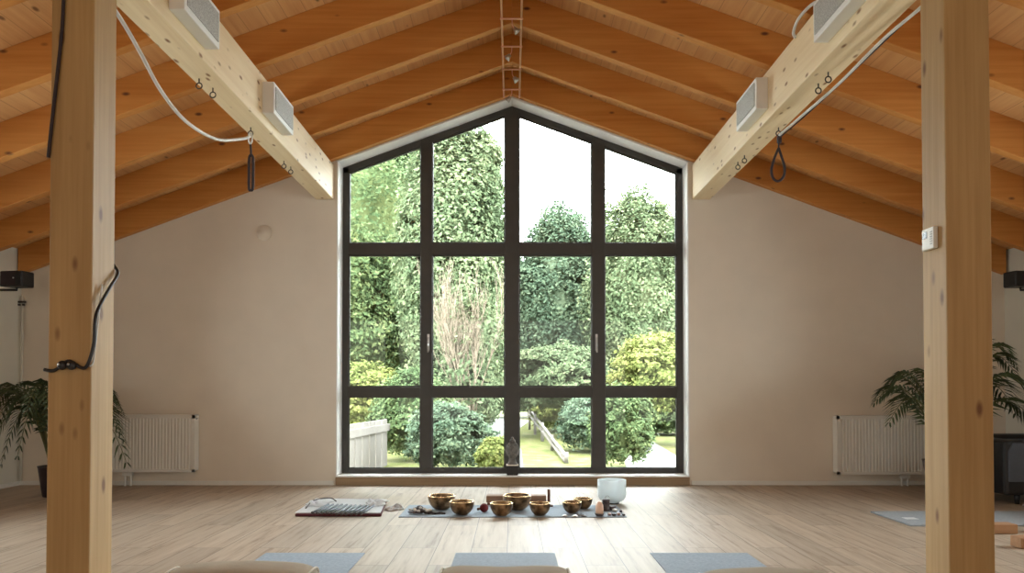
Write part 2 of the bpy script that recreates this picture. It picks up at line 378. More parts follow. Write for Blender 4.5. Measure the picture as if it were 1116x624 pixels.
# ------------------------------------------------------------------ gable window
FY0, FY1 = 8.22, 8.30
win = thing('window_1', None, None, (0, FY0, .1)); struct(win, 'large anthracite gable window of twelve panes')
PXW = F / FY0
def wx(px): return (px - 558) / PXW
def wz(py): return 1 + (425 - py) / PXW
L0, L1 = OL + t, OR - t
def topz(x): return ZA - .018 - SL * abs(x)
fr = MB()
ft = .078
fr.box(L0, L0 + .07, FY0, FY1, .10, topz(L0)); fr.box(L1 - .07, L1, FY0, FY1, .10, topz(L1)); fr.box(L0 + .07, L1 - .07, FY0, FY1, .10, .155)
fr.prism([(L0, topz(L0)), (0, topz(0)), (0, topz(0) - ft), (L0 , topz(L0) - ft)], FY0, FY1)
fr.prism([(0, topz(0)), (L1, topz(L1)), (L1, topz(L1) - ft), (0, topz(0) - ft)], FY0, FY1)
fr.build('outer_frame', M['frame'], win, bevel=.004)
mull = [(wx(458), wx(471)), (wx(550), wx(566)), (wx(645), wx(659.5))]
tran = [(wz(277), wz(264)), (wz(432.4), wz(421.6))]
for a, b in mull:
    c = (a + b) / 2
    MB().box(a, b, FY0 - .012, FY1, .155, topz(c) - ft + .02).build('mullion', M['frame'], win, bevel=.004)
for a, b in tran: MB().box(L0 + .07, L1 - .07, FY0 - .008, FY1 - .004, a, b).build('transom', M['frame'], win, bevel=.004)
xs = [L0 + .07, *[v for ab in mull for v in ab], L1 - .07]
zs = [.155, tran[1][0], tran[1][1], tran[0][0], tran[0][1], None]
for i in range(4):
    xa, xb = xs[2 * i], xs[2 * i + 1]
    for j in range(3):
        za = zs[2 * j]; zb = zs[2 * j + 1]
        if zb is None: poly = [(xa, za), (xb, za), (xb, topz(xb) - ft), (xa, topz(xa) - ft)]
        else: poly = [(xa, za), (xb, za), (xb, zb), (xa, zb)]
        MB().prism(poly, FY0 + .038, FY0 + .044).build('pane', M['glass'], win)
        # sash / glazing bead around each pane
        gb = MB(); n = len(poly); cx = sum(p_[0] for p_ in poly) / n; cz = sum(p_[1] for p_ in poly) / n
        for k in range(n):
            p0, p1 = Vector(poly[k]), Vector(poly[(k + 1) % n]); q0 = p0 + (Vector((cx, cz)) - p0) * .022; q1 = p1 + (Vector((cx, cz)) - p1) * .022
            gb.prism([tuple(p0), tuple(p1), tuple(q1), tuple(q0)], FY0 + .014, FY0 + .036)
        gb.build('glazing_bead', M['frame'] , win)
for px in (467, 650):
    hb = MB().box(wx(px) - .012, wx(px) + .012, FY0 - .024, FY0 - .012, wz(382), wz(364)); hb.tube([(wx(px), FY0 - .02, wz(368)), (wx(px), FY0 - .05, wz(368)), (wx(px), FY0 - .055, wz(384))], .008)
    tag(hb.build('window_handle', M['steel'], win), 'small steel window handle')

# ------------------------------------------------------------------ rafters, beams, posts
ordn = ['first', 'second', 'third', 'fourth', 'fifth', 'sixth', 'seventh']
R0 = 7.915
for k in range(7):
    y0 = R0 - .772 * k
    for sg, side in ((-1, 'left'), (1, 'right')):
        X = sg * 5.19
        r = MB().prism([(0, ZA), (X, zr(X)), (X, zr(X, RD)), (0, ZA + RD)], y0, y0 + .078).build('rafter', M['rafter'], bevel=.004)
        w_ = 'lying against the gable wall' if k == 0 else f'{ordn[k]} one counted from the gable wall'
        tag(r, f'orange brown rafter on the {side} roof slope, {w_}', 'rafter', f'rafters of the {side} roof slope')
posts = {}
for side, x0, x1, y0, y1 in (('left', -2.15, -1.95, 3.5, 3.70), ('right', 1.96, 2.165, 3.4, 3.60)):
    p_ = MB().box(x0, x1, y0, y1, 0, 3.02).build('wooden_post', M['post'], origin=((x0 + x1) / 2, (y0 + y1) / 2, 0), bevel=.006)
    tag(p_, f'square spruce post on the {side}, ' + ('with black cord and twin socket' if side == 'left' else 'with a white thermostat on it'), 'post', 'posts under the long beams'); posts[side] = p_
beams = {}
for side, x0, x1 in (('left', -2.08, -1.89), ('right', 1.91, 2.10)):
    b_ = MB().box(x0, x1, YB, 7.99, 3.02, 3.388).build('wooden_beam', M['beam'], origin=((x0 + x1) / 2, 3, 3.02), bevel=.006)
    tag(b_, f'pale spruce beam running lengthwise to the {side} of the window', 'beam', 'long roof beams'); beams[side] = b_
def eye(x, y, side, r=.019):
    e = MB(); z = 3.02
    e.tube([(x, y, z + .01), (x, y, z - .03)], .005, 6)
    e.tube([(x + r * math.cos(a), y, z - .028 - r + r * math.sin(a)) for a in np.linspace(0, 2 * PI, 17)[:-1]], .0045, 6, closed=True)
    e.build('eye_screw', M['darksteel'], beams[side])
for x, y in ((-2.03, 4.87), (-2.00, 5.02), (-2.01, 6.63), (-2.0, 6.80), (-2.01, 5.78)): eye(x, y, 'left')
for x, y in ((2.01, 4.77), (2.02, 4.95), (2.0, 6.47), (2.0, 6.66), (2.05, 5.78)): eye(x, y, 'right')
# box fixtures on the inner faces of the beams
def fixture(x, sg, y0, y1, label):
    f = thing('box_fixture', label, 'light fixture', (x, (y0 + y1) / 2, 3.10), 'box fixtures on the beams')
    x2 = x - sg * .09
    a, b = sorted((x, x2))
    MB().box(a, b, y0, y1, 3.095, 3.335).build('housing', M['boxwhite'], f, bevel=.006)
    g = sorted((x2, x2 - sg * .006))
    MB().box(g[0], g[1], y0 + .03, y1 - .03, 3.13, 3.305).build('grille', M['grille'], f)
fixture(-1.89, -1, 5.68, 6.19, 'shallow box fixture with grey mesh on left beam, the one nearer the window')
fixture(-1.89, -1, 4.12, 4.62, 'shallow box fixture with grey mesh on left beam, cut by the top edge')
fixture(1.91, 1, 5.60, 6.10, 'shallow box fixture with grey mesh on right beam, the one nearer the window')
fixture(1.91, 1, 4.03, 4.53, 'shallow box fixture with grey mesh on right beam, cut by the top edge')
# thermostat
th = thing('thermostat', 'small white square thermostat on the inner face of the right post', 'thermostat', (1.96, 3.52, 1.66))
MB().box(1.938, 1.96, 3.465, 3.565, 1.655, 1.755).build('housing', M['white'], th, bevel=.004)
MB().box(1.936, 1.9385, 3.52, 3.555, 1.71, 1.74).build('display', M['lcd'], th)
v_ = MB()
for i in range(6): v_.box(1.936, 1.9385, 3.475, 3.492, 1.675 + i * .011, 1.680 + i * .011)
v_.build('vent', M['grille'], th)
# cables and straps
def cable(name, pts, r, mat, label, cat, n=8):
    return tag(MB().tube(smooth_path(pts), r, n).build(name, mat), label, cat)
cable('cable', [(-2.05, 3.72, 3.0), (-2.05, 3.94, 2.94), (-2.05, 4.14, 2.86), (-2.05, 4.38, 2.75), (-2.05, 4.72, 2.69), (-2.04, 5.18, 2.73), (-2.02, 5.60, 2.87), (-2.01, 5.765, 2.945)], .011, M['cable_grey'],
      'grey cable sagging between the left post and the hook on the left beam', 'cable')
cable('cable', [(2.13, 3.45, 3.0), (2.10, 3.85, 2.965), (2.08, 4.2, 2.965), (2.08, 4.8, 2.95), (2.07, 5.4, 2.96), (2.05, 5.76, 2.955)], .009, M['cable_grey'],
      'grey cable stretched along the underside of the right beam', 'cable')
cable('cable', [(2.155, 3.62, 3.0), (2.135, 3.85, 3.0), (2.12, 4.3, 2.985), (2.11, 4.8, 2.97), (2.10, 5.4, 2.965), (2.05, 5.77, 2.935)], .005, M['strap'], 'thin dark cord running beside the grey cable under the right beam', 'cord')
cable('cable_loop', [(1.97, 4.62, 3.395), (1.90, 4.7, 3.43), (1.86, 4.85, 3.41), (1.87, 4.98, 3.38), (1.895, 5.02, 3.36)], .010, M['whitecloth'], 'white cable looped over the top of the right beam', 'cable')
# left: carabiner + narrow strap
ls = thing('hanging_strap', 'narrow black strap hanging straight down from the left beam hook', 'strap', (-2.01, 5.78, 2.97))
tag(MB().tube([(-2.01 + .014 * math.cos(a), 5.775, 2.935 + .042 * math.sin(a)) for a in np.linspace(0, 2 * PI, 21)[:-1]], .007, 8, closed=True).build('carabiner', M['white'], ls), 'white carabiner hook')
MB().tube([(-2.01, 5.78, 2.90), (-2.005, 5.78, 2.80)], .008).build('cord', M['strap'], ls)
lp = MB().tube(smooth_path([(-2.005, 5.78, 2.81), (-2.02, 5.78, 2.78), (-2.021, 5.78, 2.66), (-2.020, 5.78, 2.55), (-2.005, 5.78, 2.535), (-1.992, 5.78, 2.55), (-1.990, 5.78, 2.66), (-1.991, 5.78, 2.78), (-2.005, 5.78, 2.81)]), .011, 8); lp.build('strap_loop', M['strap'], ls)
rs = thing('hanging_strap', 'dark teardrop loop strap hanging from the right beam hook', 'strap', (2.05, 5.78, 2.97))
MB().rbox((2.055, 5.78, 2.925), (.03, .03, .05)).build('clip', M['strap'], rs, bevel=.004)
MB().tube([(2.05, 5.78, 2.97), (2.05, 5.78, 2.84)], .006).build('cord', M['strap'], rs)
MB().tube(smooth_path([(2.05, 5.78, 2.86), (2.02, 5.78, 2.79), (1.995, 5.78, 2.70), (2.005, 5.78, 2.63), (2.045, 5.78, 2.605), (2.085, 5.78, 2.64), (2.095, 5.78, 2.71), (2.07, 5.78, 2.80), (2.05, 5.78, 2.86)]), .010, 8).build('strap_loop', M['strap'], rs)
# left post: twin socket and cords
sk = thing('cable_socket', 'twin black socket screwed to the front of the left post', 'socket', (-2.06, 3.49, 1.11))
for i, x in enumerate((-2.068, -2.025)):
    a = MB().ball((x, 3.475, 1.115), .022, 16, sy=.8); e = a.build('socket_head', M['black'], sk)
    tag(MB().ball((x - .003, 3.453, 1.119), .006, 8).build('socket_pin', M['steel'], e), 'shiny round pin')
cable('cable', [(-1.965, 3.715, 1.62), (-1.935, 3.70, 1.57), (-1.925, 3.60, 1.48), (-1.922, 3.49, 1.35), (-1.928, 3.485, 1.22), (-1.945, 3.48, 1.14), (-1.965, 3.482, 1.105), (-1.99, 3.488, 1.105), (-2.015, 3.485, 1.12), (-2.05, 3.488, 1.135), (-2.09, 3.488, 1.105), (-2.12, 3.488, 1.09), (-2.16, 3.49, 1.095)], .008, M['black'],
      'black cord bowing off the left post and wrapping its front', 'cord')
cable('cable', [(-1.935, 3.56, 1.5), (-1.938, 3.54, 1.35), (-1.94, 3.52, 1.22), (-1.943, 3.505, 1.13), (-1.95, 3.488, 1.11)], .004, M['cable_grey'], 'thin grey cord inside the bow of the black cord', 'cord')
cable('cable', [(-2.085, 3.488, 3.0), (-2.09, 3.488, 2.75), (-2.10, 3.488, 2.6), (-2.12, 3.488, 2.4), (-2.14, 3.488, 2.2), (-2.152, 3.49, 2.08)], .008, M['strap'], 'dark cord hanging down the upper front of the left post', 'cord')

# ------------------------------------------------------------------ ladder-shaped rail with spots under the ridge
rl = thing('spotlight_rail', 'coppery ladder rail of spotlights running under the ridge', 'track light', (-.01, 6.0, 4.08))
for x in (-.085, .078): MB().tube([(x, 3.0, 4.078), (x, 7.9, 4.078)], .009, 8).build('side_rail', M['copper'], rl)
ry = [F * 3.1 / (425 - y) for y in (92, 69.6, 44, 13)] + [4.72, 4.22]
for i, y in enumerate(ry):
    MB().tube([(-.10, y, 4.070), (.093, y, 4.070)], .0075, 8).build('rung', M['copper'], rl)
    sg = (1, -1)[i % 2] if i != 0 else -1
    sgn = [-1, 1, -1, 1, -1, 1][i]
    st = MB().tube([(0, y, 4.070), (.004 * sgn, y, 4.02), (.02 * sgn, y - .01, 3.985)], .005, 6).build('lamp_arm', M['copper'], rl)
    M4 = Matrix.Translation((.035 * sgn, y - .02, 3.965)) @ Euler((math.radians(25), math.radians(-52 * sgn), 0)).to_matrix().to_4x4()
    hd = MB(); hd.lathe([(.0, .03), (.014, .028), (.024, .0), (.033, -.02), (.030, -.021), (.0, -.012)], n=16)
    hd.v = [tuple(M4 @ Vector(p_)) for p_ in hd.v]
    tag(hd.build('spot_head', M['steel'], st), 'small round steel spot head')

# ------------------------------------------------------------------ radiators, disc, speakers, conduit
def radiator(x0, x1, z0, z1, vx, label):
    r = thing('radiator', label, 'radiator', ((x0 + x1) / 2, 7.92, z0), 'panel radiators under the gable wall')
    yf = 7.87
    # corrugated front panel
    b = MB(); n = int((x1 - x0 - .06) / .0333); vs = []; w0 = x0 + .03
    pitch = (x1 - x0 - .06) / n
    prof = []
    for i in range(n):
        for u, d in ((0, 0), (.28, 0), (.42, .010), (.86, .010), (1.0, 0)):
            if u == 1.0 and i < n - 1: continue
            prof.append((w0 + (i + u) * pitch, yf + d))
    zz = (z0 + .03, z1 - .035)
    for x, y in prof: vs += [(x, y, zz[0]), (x, y, zz[1])]
    b.add(vs, [(2 * i, 2 * i + 2, 2 * i + 3, 2 * i + 1) for i in range(len(prof) - 1)])
    b.box(x0, x1, yf - .001, yf + .02, z0, z0 + .03); b.box(x0, x1, yf - .001, yf + .02, z1 - .035, z1); b.box(x0, x0 + .03, yf - .001, yf + .02, z0, z1); b.box(x1 - .03, x1, yf - .001, yf + .02, z0, z1)
    b.box(x0 + .001, x1 - .001, yf + .0195, yf + .031, z0 + .001, z1 - .001)
    b.build('front_panel', M['white'], r)
    MB().box(x0 + .004, x1 - .004, yf + .03, 7.99, z0 + .012, z1 - .004).build('body', M['white'], r, bevel=.004)
    c = MB()
    for i in range(int((x1 - x0) / .03)): c.box(x0 + .02 + i * .03, x0 + .03 + i * .03, yf + .035, 7.985, z1 - .003, z1 + .002)
    c.build('top_grille', M['white'], r)
    p_ = MB(); p_.tube([(vx - .03, 7.93, z0 + .02), (vx - .03, 7.93, .0)], .011, 10); p_.tube([(vx + .03, 7.93, z0 + .02), (vx + .03, 7.93, .0)], .011, 10)
    p_.box(vx - .05, vx + .05, 7.905, 7.955, z0 - .045, z0 - .005)
    p_.build('valve_pipes', M['white'], r, bevel=.003)
    MB().tube([(x1 - .006, 7.9, z1 - .04), (x1 + .015, 7.9, z1 - .04)], .008).build('bleed_valve', M['steel'], r)
radiator(-4.32, -3.30, .15, .742, -4.02, 'white ribbed panel radiator behind the left post')
radiator(3.38, 4.42, .125, .735, 4.11, 'white ribbed panel radiator partly behind the right post')
tag(MB().lathe([(0, 0), (.075, 0), (.082, .006), (.078, .016), (.0, .02)], n=32).build('wall_disc', M['wall']), 'faint round cover disc painted like the wall, left of window', 'wall cover')
d_ = bpy.data.objects['wall_disc']; d_.rotation_euler = (math.radians(90), 0, 0); d_.location = (-2.63, 7.999, 2.67)
def speaker(sg, xc, label, xw):
    s_ = thing('wall_speaker', label, 'speaker', (xc, 7.3, 2.0), 'black corner speakers')
    MB().rbox((xc, 7.3, 2.07), (.24, .16, .15), rz=sg * .15).build('cabinet', M['black'], s_, bevel=.012)
    MB().rbox((xc, 7.218, 2.07), (.21, .008, .12), rz=0).build('front_grille', M['strap'], s_)
    tag(MB().ball((xc + .02, 7.212, 2.075), .008, 8).build('badge', M['steel'], s_), 'tiny silver badge')
    MB().tube([(xc, 7.3, 1.995), (xc, 7.3, 1.97), (xw, 7.3, 1.97)], .012, 8).build('bracket', M['black'], s_)
speaker(-1, -4.79, 'small black speaker high in the left corner of the room', XL + .001)
speaker(1, 4.92, 'small black speaker high in the right corner, cut by the frame', XR - .001)
cd = thing('conduit', 'thin pale conduit pipe running down the left room corner', 'pipe', (-5.165, 7.96, 0))
MB().tube([(-5.165, 7.965, .05), (-5.165, 7.965, 2.0)], .012, 8).build('pipe', M['wall_side'], cd)
tag(MB().rbox((-5.165, 7.955, 1.93), (.07, .03, .02)).rbox((-5.19, 7.95, 1.90), (.02, .02, .02)).rbox((-5.145, 7.95, 1.90), (.02, .02, .02)).build('clamp', M['darksteel'], cd), 'dark pipe clamp')

# ------------------------------------------------------------------ palms
def frond(direction, length, rise, droop, up0, mat, root, base, seed):
    rr = random.Random(seed)
    dx, dy = math.cos(direction), math.sin(direction)
    b = Vector(base); tip = b + Vector((dx * length, dy * length, rise - droop))
    ctrl = b + Vector((dx * length * .45, dy * length * .45, rise * 1.55 + up0))
    path = arc(b, ctrl, tip, 22)
    st = MB().tube(path, [.008 * (1 - i / 24) + .0015 for i in range(23)], 6)
    fr_ = st.build('frond', M['palmstem'], root)
    lf = MB(); side = Vector((-dy, dx, 0))
    for i in range(4, 23):
        p_ = path[i]; t = (path[min(i + 1, 22)] - path[i - 1]).normalized()
        u = i / 22; ll = (.30 * math.sin(PI * min(1, (u * .80 + .18))) + .05) * min(1.0, length + .2)
        for off in (0, .5):
            q = p_ + t * off * .02
            for sg in (-1, 1):
                nrm = (side * sg * .75 + t * .62 + Vector((0, 0, .12 - .1 * rr.random()))).normalized()
                e = q + nrm * ll + Vector((0, 0, -ll * (.32 + .18 * rr.random())))
                mid = q + nrm * ll * .5 + Vector((0, 0, -.01))
                wv = t * .011
                n0 = len(lf.v)
                vs = [q, mid + wv, e, mid - wv, mid + Vector((0, 0, .004))]
                lf.add(vs, [(0, 1, 4), (1, 2, 4), (2, 3, 4), (3, 0, 4)])
    lf.build('leaflets', M['palmleaf'], fr_)
def palm(cx, cy, pr, ph, label, specs, potlabel=None):
    r = thing('potted_palm', label, 'plant', (cx, cy, 0), 'potted palms in the room corners')
    MB().lathe([(0, .0), (pr * .68, 0), (pr * .72, .01), (pr, ph - .02), (pr * 1.04, ph), (pr * .94, ph), (pr * .9, ph - .05), (0, ph - .05)], (cx, cy, 0), 28).build('pot', M['pot'], r)
    MB().lathe([(0, ph - .028), (pr * .9, ph - .03)], (cx, cy, 0), 20).build('soil', M['soil'], r)
    for i, (d, l, rise, dr, up0) in enumerate(specs):
        a = math.radians(d); bx, by = cx + .03 * math.cos(a * 3), cy + .03 * math.sin(a * 3)
        frond(a, l, rise, dr, up0, None, r, (bx, by, ph - .04), i + int(cx * 10))
palm(-4.32, 7.15, .135, .29, 'potted palm with drooping fronds behind the left post',
     [(180, .55, .72, .16, .1), (205, .60, .74, .36, .1), (190, .42, .62, .55, .15), (170, .62, .72, .30, .1), (225, .5, .72, .5, .1), (0, .62, .70, .40, .1), (-15, .8, .62, .52, .15), (20, .55, .70, .15, .1), (-40, .7, .55, .50, .2), (90, .5, .75, .2, .1), (270, .45, .75, .2, .1), (130, .5, .7, .3, .1), (300, .45, .8, .3, .1), (250, .4, .72, .55, .1)])
palm(3.98, 6.95, .19, .36, 'potted palm spreading its fronds on both sides of the right post',
     [(180, .62, .62, .05, .05), (170, .52, .70, .10, .1), (195, .60, .56, .16, .1), (160, .45, .72, .05, .1), (0, .62, .85, .02, .1), (12, .75, .72, .25, .1), (-15, .55, .95, .05, .05), (-5, .85, .6, .35, .1), (35, .55, .9, .1, .1), (-30, .7, .75, .2, .1), (90, .5, .8, .2, .1), (270, .35, .8, .2, .1), (10, .45, 1.0, .0, .0), (230, .4, .75, .35, .1)])

# ------------------------------------------------------------------ armchair at the right edge
ac = thing('armchair', 'low black armchair with charcoal back pad at the right edge', 'armchair', (4.85, 6.9, 0))
MB().box(4.39, 5.18, 6.65, 7.35, .10, .30).build('seat_base', M['armchair'], ac, bevel=.03)
MB().box(4.31, 4.50, 6.62, 7.40, .08, .56).build('armrest', M['armchair'], ac, bevel=.03)
MB().prism([(4.335, .20), (4.49, .20), (4.49, .54), (4.375, .54), (4.335, .47)], 6.605, 6.625).build('arm_pad', M['armchair_seat'], ac, bevel=.008)
MB().box(5.08, 5.18, 6.62, 7.40, .08, .56).build('armrest', M['armchair'], ac, bevel=.03)
MB().box(4.5, 5.08, 7.22, 7.40, .28, .58).build('backrest', M['armchair'], ac, bevel=.03)
MB().prism([(4.51, .30), (5.07, .30), (5.07, .54), (4.60, .54), (4.51, .46)], 7.10, 7.22).build('back_pad', M['armchair_seat'], ac, bevel=.02)
MB().box(4.51, 5.07, 6.66, 7.10, .30, .36).build('seat_cushion', M['armchair'], ac, bevel=.02)
for x, y in ((4.45, 6.68), (5.12, 6.68), (4.45, 7.34), (5.12, 7.34)): MB().lathe([(0, 0), (.018, 0), (.025, .1), (0, .1)], (x, y, 0), 12).build('leg', M['black'], ac)
pb = MB()
for i in range(26):
    c = Vector((4.42 + .2 * random.random(), 6.52 + .08 * random.random(), .006 + .03 * random.random())); u = Vector((random.uniform(-1, 1), random.uniform(-1, 1), random.uniform(-.1, .6))).normalized() * .035; v_ = u.orthogonal().normalized() * .022
    pb.add([c - u, c + v_, c + u, c - v_ * .4], [(0, 1, 2), (0, 2, 3)])
tag(pb.build('crumpled_paper', M['whitecloth']), 'crumpled white scraps on the floor before the armchair', 'paper')

# ------------------------------------------------------------------ mats, bolsters, blocks
def yoga_mat(x0, x1, y0, y1, mat, label, th=.006, rz=0):
    cx, cy = (x0 + x1) / 2, (y0 + y1) / 2
    o = MB().box(x0 - cx, x1 - cx, y0 - cy, y1 - cy, 0.0005, th).build('yoga_mat', mat, bevel=.002); o.location = (cx, cy, 0); o.rotation_euler = (0, 0, rz)
    return tag(o, label, 'yoga mat')
yoga_mat(-1.507, -.900, 2.85, 4.65, M['mat'], 'blue grey yoga mat lying under the left bolster')
yoga_mat(-.345, .262, 2.85, 4.65, M['mat'], 'blue grey yoga mat lying under the middle bolster')
yoga_mat(.845, 1.440, 2.85, 4.65, M['mat'], 'blue grey yoga mat lying under the right bolster')
yoga_mat(-.893, .905, 5.965, 6.58, M['mat'], 'blue grey mat spread crosswise under the singing bowls')
ym = yoga_mat(2.93, 4.75, 5.57, 6.20, M['mat_dark'], 'dark edged grey mat lying crosswise behind the right post', .014)
mlab = MB().box(3.02, 3.115, 5.80, 5.88, .0142, .0156)
tag(mlab.build('paper_label', M['whitecloth']), 'small white paper strip lying on the grey mat by the right post', 'paper')
def bolster(cx, cy, wd, h, label):
    b = MB(); nu, nv = 40, 28; vs = []; dep = .30
    def sp(c, e): return math.copysign(abs(c) ** e, c)
    for i in range(nu + 1):
        u = -PI / 2 + PI * i / nu
        for j in range(nv):
            v = 2 * PI * j / nv
            x = sp(math.sin(u), .38) * wd / 2; rr_ = sp(math.cos(u), .30)
            y = rr_ * sp(math.cos(v), .62) * dep / 2; z = rr_ * sp(math.sin(v), .62) * h / 2
            edge = abs(x) / (wd / 2)
            wr = .004 * math.sin(v * 9 + x * 22) * edge ** 3 + .003 * math.sin(x * 17 + cx) 
            sag = -.012 * (1 - edge) * (1 if z > 0 else 0) * math.cos(cx * 3)
            vs.append((cx + x, cy + y * (1 + wr * 3), h / 2 + z * (1 + wr) + (sag if z > 0 else 0)))
    fs = []
    for i in range(nu):
        for j in range(nv):
            k = (j + 1) % nv; fs.append((i * nv + j, i * nv + k, (i + 1) * nv + k, (i + 1) * nv + j))
    b.add(vs, fs, True)
    t = thing('bolster', label, 'cushion', (cx, cy, 0), 'beige bolsters on the yoga mats')
    b.build('cover', M['cushion'], t)
    for sg in (-1, 1):
        x = cx + sg * wd * .478
        ring = []
        for j in range(40):
            v = 2 * PI * j / 40; ring.append((x, cy + sp(math.cos(v), .62) * dep / 2 * .86, h / 2 + sp(math.sin(v), .62) * h / 2 * .86))
        MB().tube(ring, .005, 6, closed=True).build('piping', M['piping'], t)
    t.location.z = .006
bolster(-1.14, 3.2, .62, .255, 'beige canvas bolster with piped ends, the left one of three')
bolster(-.030, 3.2, .565, .25, 'beige canvas bolster with piped ends, the middle one of three')
bolster(1.09, 3.2, .59, .225, 'beige canvas bolster with piped ends, the right one of three')
for c, sz, rz, lb in (((3.41, 5.33, .034), (.22, .11, .066), 0, 'cork yoga block lying flat beside the right post'),
                  ((3.76, 5.36, .035), (.20, .11, .068), .08, 'cork yoga block at the right edge, the rear one of a pair'),
                  ((3.31, 4.83, .036), (.21, .11, .07), 0, 'cork yoga block at the right edge, closest to the camera')):
    tag(MB().rbox((0, 0, 0), sz).build('yoga_block', M['block'], bevel=.006), lb, 'yoga block', 'cork yoga blocks')
    o = bpy.context.scene.objects; bl = [x for x in o if x.name.startswith('yoga_block')][-1]; bl.location = c; bl.rotation_euler = (0, 0, rz)

# ------------------------------------------------------------------ singing bowls on the altar mat
ZM = .0065
def fp(px, py): d = F * (1 - ZM) / (py - 425); return ((px - 558) / F * d, d)
def bowl(px, py, wpx, hr, label, cushion=False):
    x, y = fp(px, py - 2); r = wpx / 2 / F * y; h = r * hr; y += r * .35
    b = thing('singing_bowl', label, 'singing bowl', (x, y, ZM), 'bronze singing bowls')
    pr = [(0, 0), (r * .42, 0), (r * .50, h * .06)]
    for i in range(1, 11):
        a = i / 10; pr.append((r * (.50 + .50 * math.sin(a * PI / 2) ** .85), h * (.06 + .90 * a ** 1.25)))
    body = pr + [(r * .99, h), (r * .93, h * .995), (r * .92, h * .93)]
    for i in range(9, 0, -1):
        a = i / 10; body.append((r * (.44 + .48 * math.sin(a * PI / 2) ** .85), h * (.12 + .86 * a ** 1.25)))
    body.append((0, h * .12))
    MB().lathe(body, (x, y, ZM), 40).build('body', M['bronze'], b)
    tag(MB().lathe([(r * 1.0, h * .955), (r * 1.005, h * .985), (r * .985, h * 1.005), (r * .93, h * 1.004), (r * .918, h * .97)], (x, y, ZM), 40).build('rim', M['brass'], b), 'polished bright rim')
    return b
bowl(481, 557, 30, 1.02, 'bronze singing bowl at the far left back of the mat')
bowl(503, 562.5, 27, 1.08, 'bronze singing bowl in front of the leftmost bowl')
bowl(563.5, 557.5, 31, 1.05, 'largest dark bronze singing bowl, in the centre back')
bowl(546.5, 564, 25, 1.15, 'golden bronze singing bowl at the front centre of the mat')
bowl(588.5, 563, 23, 1.15, 'small bronze singing bowl just right of the centre group')
bowl(623.5, 560.5, 21, 1.15, 'small bronze singing bowl above the metal chimes, right side')
bowl(635.5, 556, 20.5, 1.1, 'small bronze singing bowl tucked behind another on the right')
x, y = fp(666.5, 549); y += .10; x = (666.5 - 558) / F * y
cb_ = thing('crystal_bowl', 'large frosted white crystal singing bowl standing before the window sill', 'singing bowl', (x, y, 0))
R_ = 15.5 / F * y; H_ = .205
pr = [(0, 0)] + [(R_ * math.sin(a) ** .8, R_ * .62 * (1 - math.cos(a))) for a in np.linspace(.15, PI / 2, 10)] + [(R_, H_ * .6), (R_, H_), (R_ - .006, H_ + .002), (R_ - .009, H_), (R_ - .009, H_ * .6)] + [((R_ - .009) * math.sin(a) ** .8, .01 + R_ * .60 * (1 - math.cos(a))) for a in np.linspace(PI / 2, .15, 10)] + [(0, .012)]
MB().lathe(pr, (x, y, .006), 48).build('bowl_body', M['quartz'], cb_)
MB().lathe([(R_ * .45, 0), (R_ * .5, 0), (R_ * .5, .012), (R_ * .45, .012)], (x, y, 0), 32).build('base_ring', M['black'], cb_)
# striker resting on the bowls? low wooden box with upright stick behind the bowls
bx = thing('wooden_box', 'low brown wooden box standing behind the centre bowls', 'box', (.03, 6.60, 0))
MB().box(-.225, .30, 6.60, 6.70, .02, .085).build('box_body', M['brownwood'], bx, bevel=.012)
MB().box(-.215, .31, 6.59, 6.70, 0, .02).build('box_base', M['darkwood'], bx, bevel=.004)
sx_, sy_ = (598 - 558) / F * 6.5, 6.50
st_ = thing('incense_tower', 'slim upright dark wooden stick right of the brown box', 'incense holder', (sx_, sy_, ZM))
MB().box(sx_ - .012, sx_ + .012, sy_ - .012, sy_ + .012, ZM + .012, .152).build('shaft', M['darkwood'], st_, bevel=.003)
MB().box(sx_ - .04, sx_ + .035, sy_ - .025, sy_ + .025, ZM, ZM + .012).build('foot', M['darkwood'], st_, bevel=.002)
# red felt mallet
x, y = fp(527.5, 558); y += .03
ml = thing('felt_mallet', 'dark red felt ball mallet lying left of the golden bowl', 'mallet', (x, y, ZM))
MB().ball((x, y, ZM + .036), .036, 18).build('felt_head', M['red'], ml)
MB().tube([(x - .028, y, ZM + .03), (x - .055, y - .01, ZM + .026)], .011).build('handle', M['darkwood'], ml)
# dark garland of leaves / beads
x0, y0 = fp(457, 560)
gd = MB(); rr = random.Random(3)
for i in range(46):
    a = rr.random() * 6.28; q = rr.random() ** .6
    c = Vector((x0 + .085 * q * math.cos(a), y0 + .055 + .055 * q * math.sin(a), ZM + .008 + (1 - q) * .055 * rr.random() + .006))
    gd.ball(c, .0115, 8, sx=1.3 + rr.random(), sz=.8)
for i in range(12):
    gd.ball((x0 + .075 + i * .0115, y0 + .03 + .012 * math.sin(i), ZM + .008), .009, 8, sx=1.2)
tag(gd.build('bead_garland', M['stone_dark']), 'heap of dark bead garland at the left end of the mat', 'bead garland')
sn = MB()
for i in range(14):
    a = rr.random() * 6.28; q = rr.random() ** .5
    sn.ball((x0 + .09 * q * math.cos(a), y0 + .04 + .05 * q * math.sin(a), ZM + .03 + .025 * (1 - q)), .010, 8, sx=1.4)
tag(sn.build('shell_string', M['stone_pale']), 'pale shells strung through the dark bead garland', 'shells')
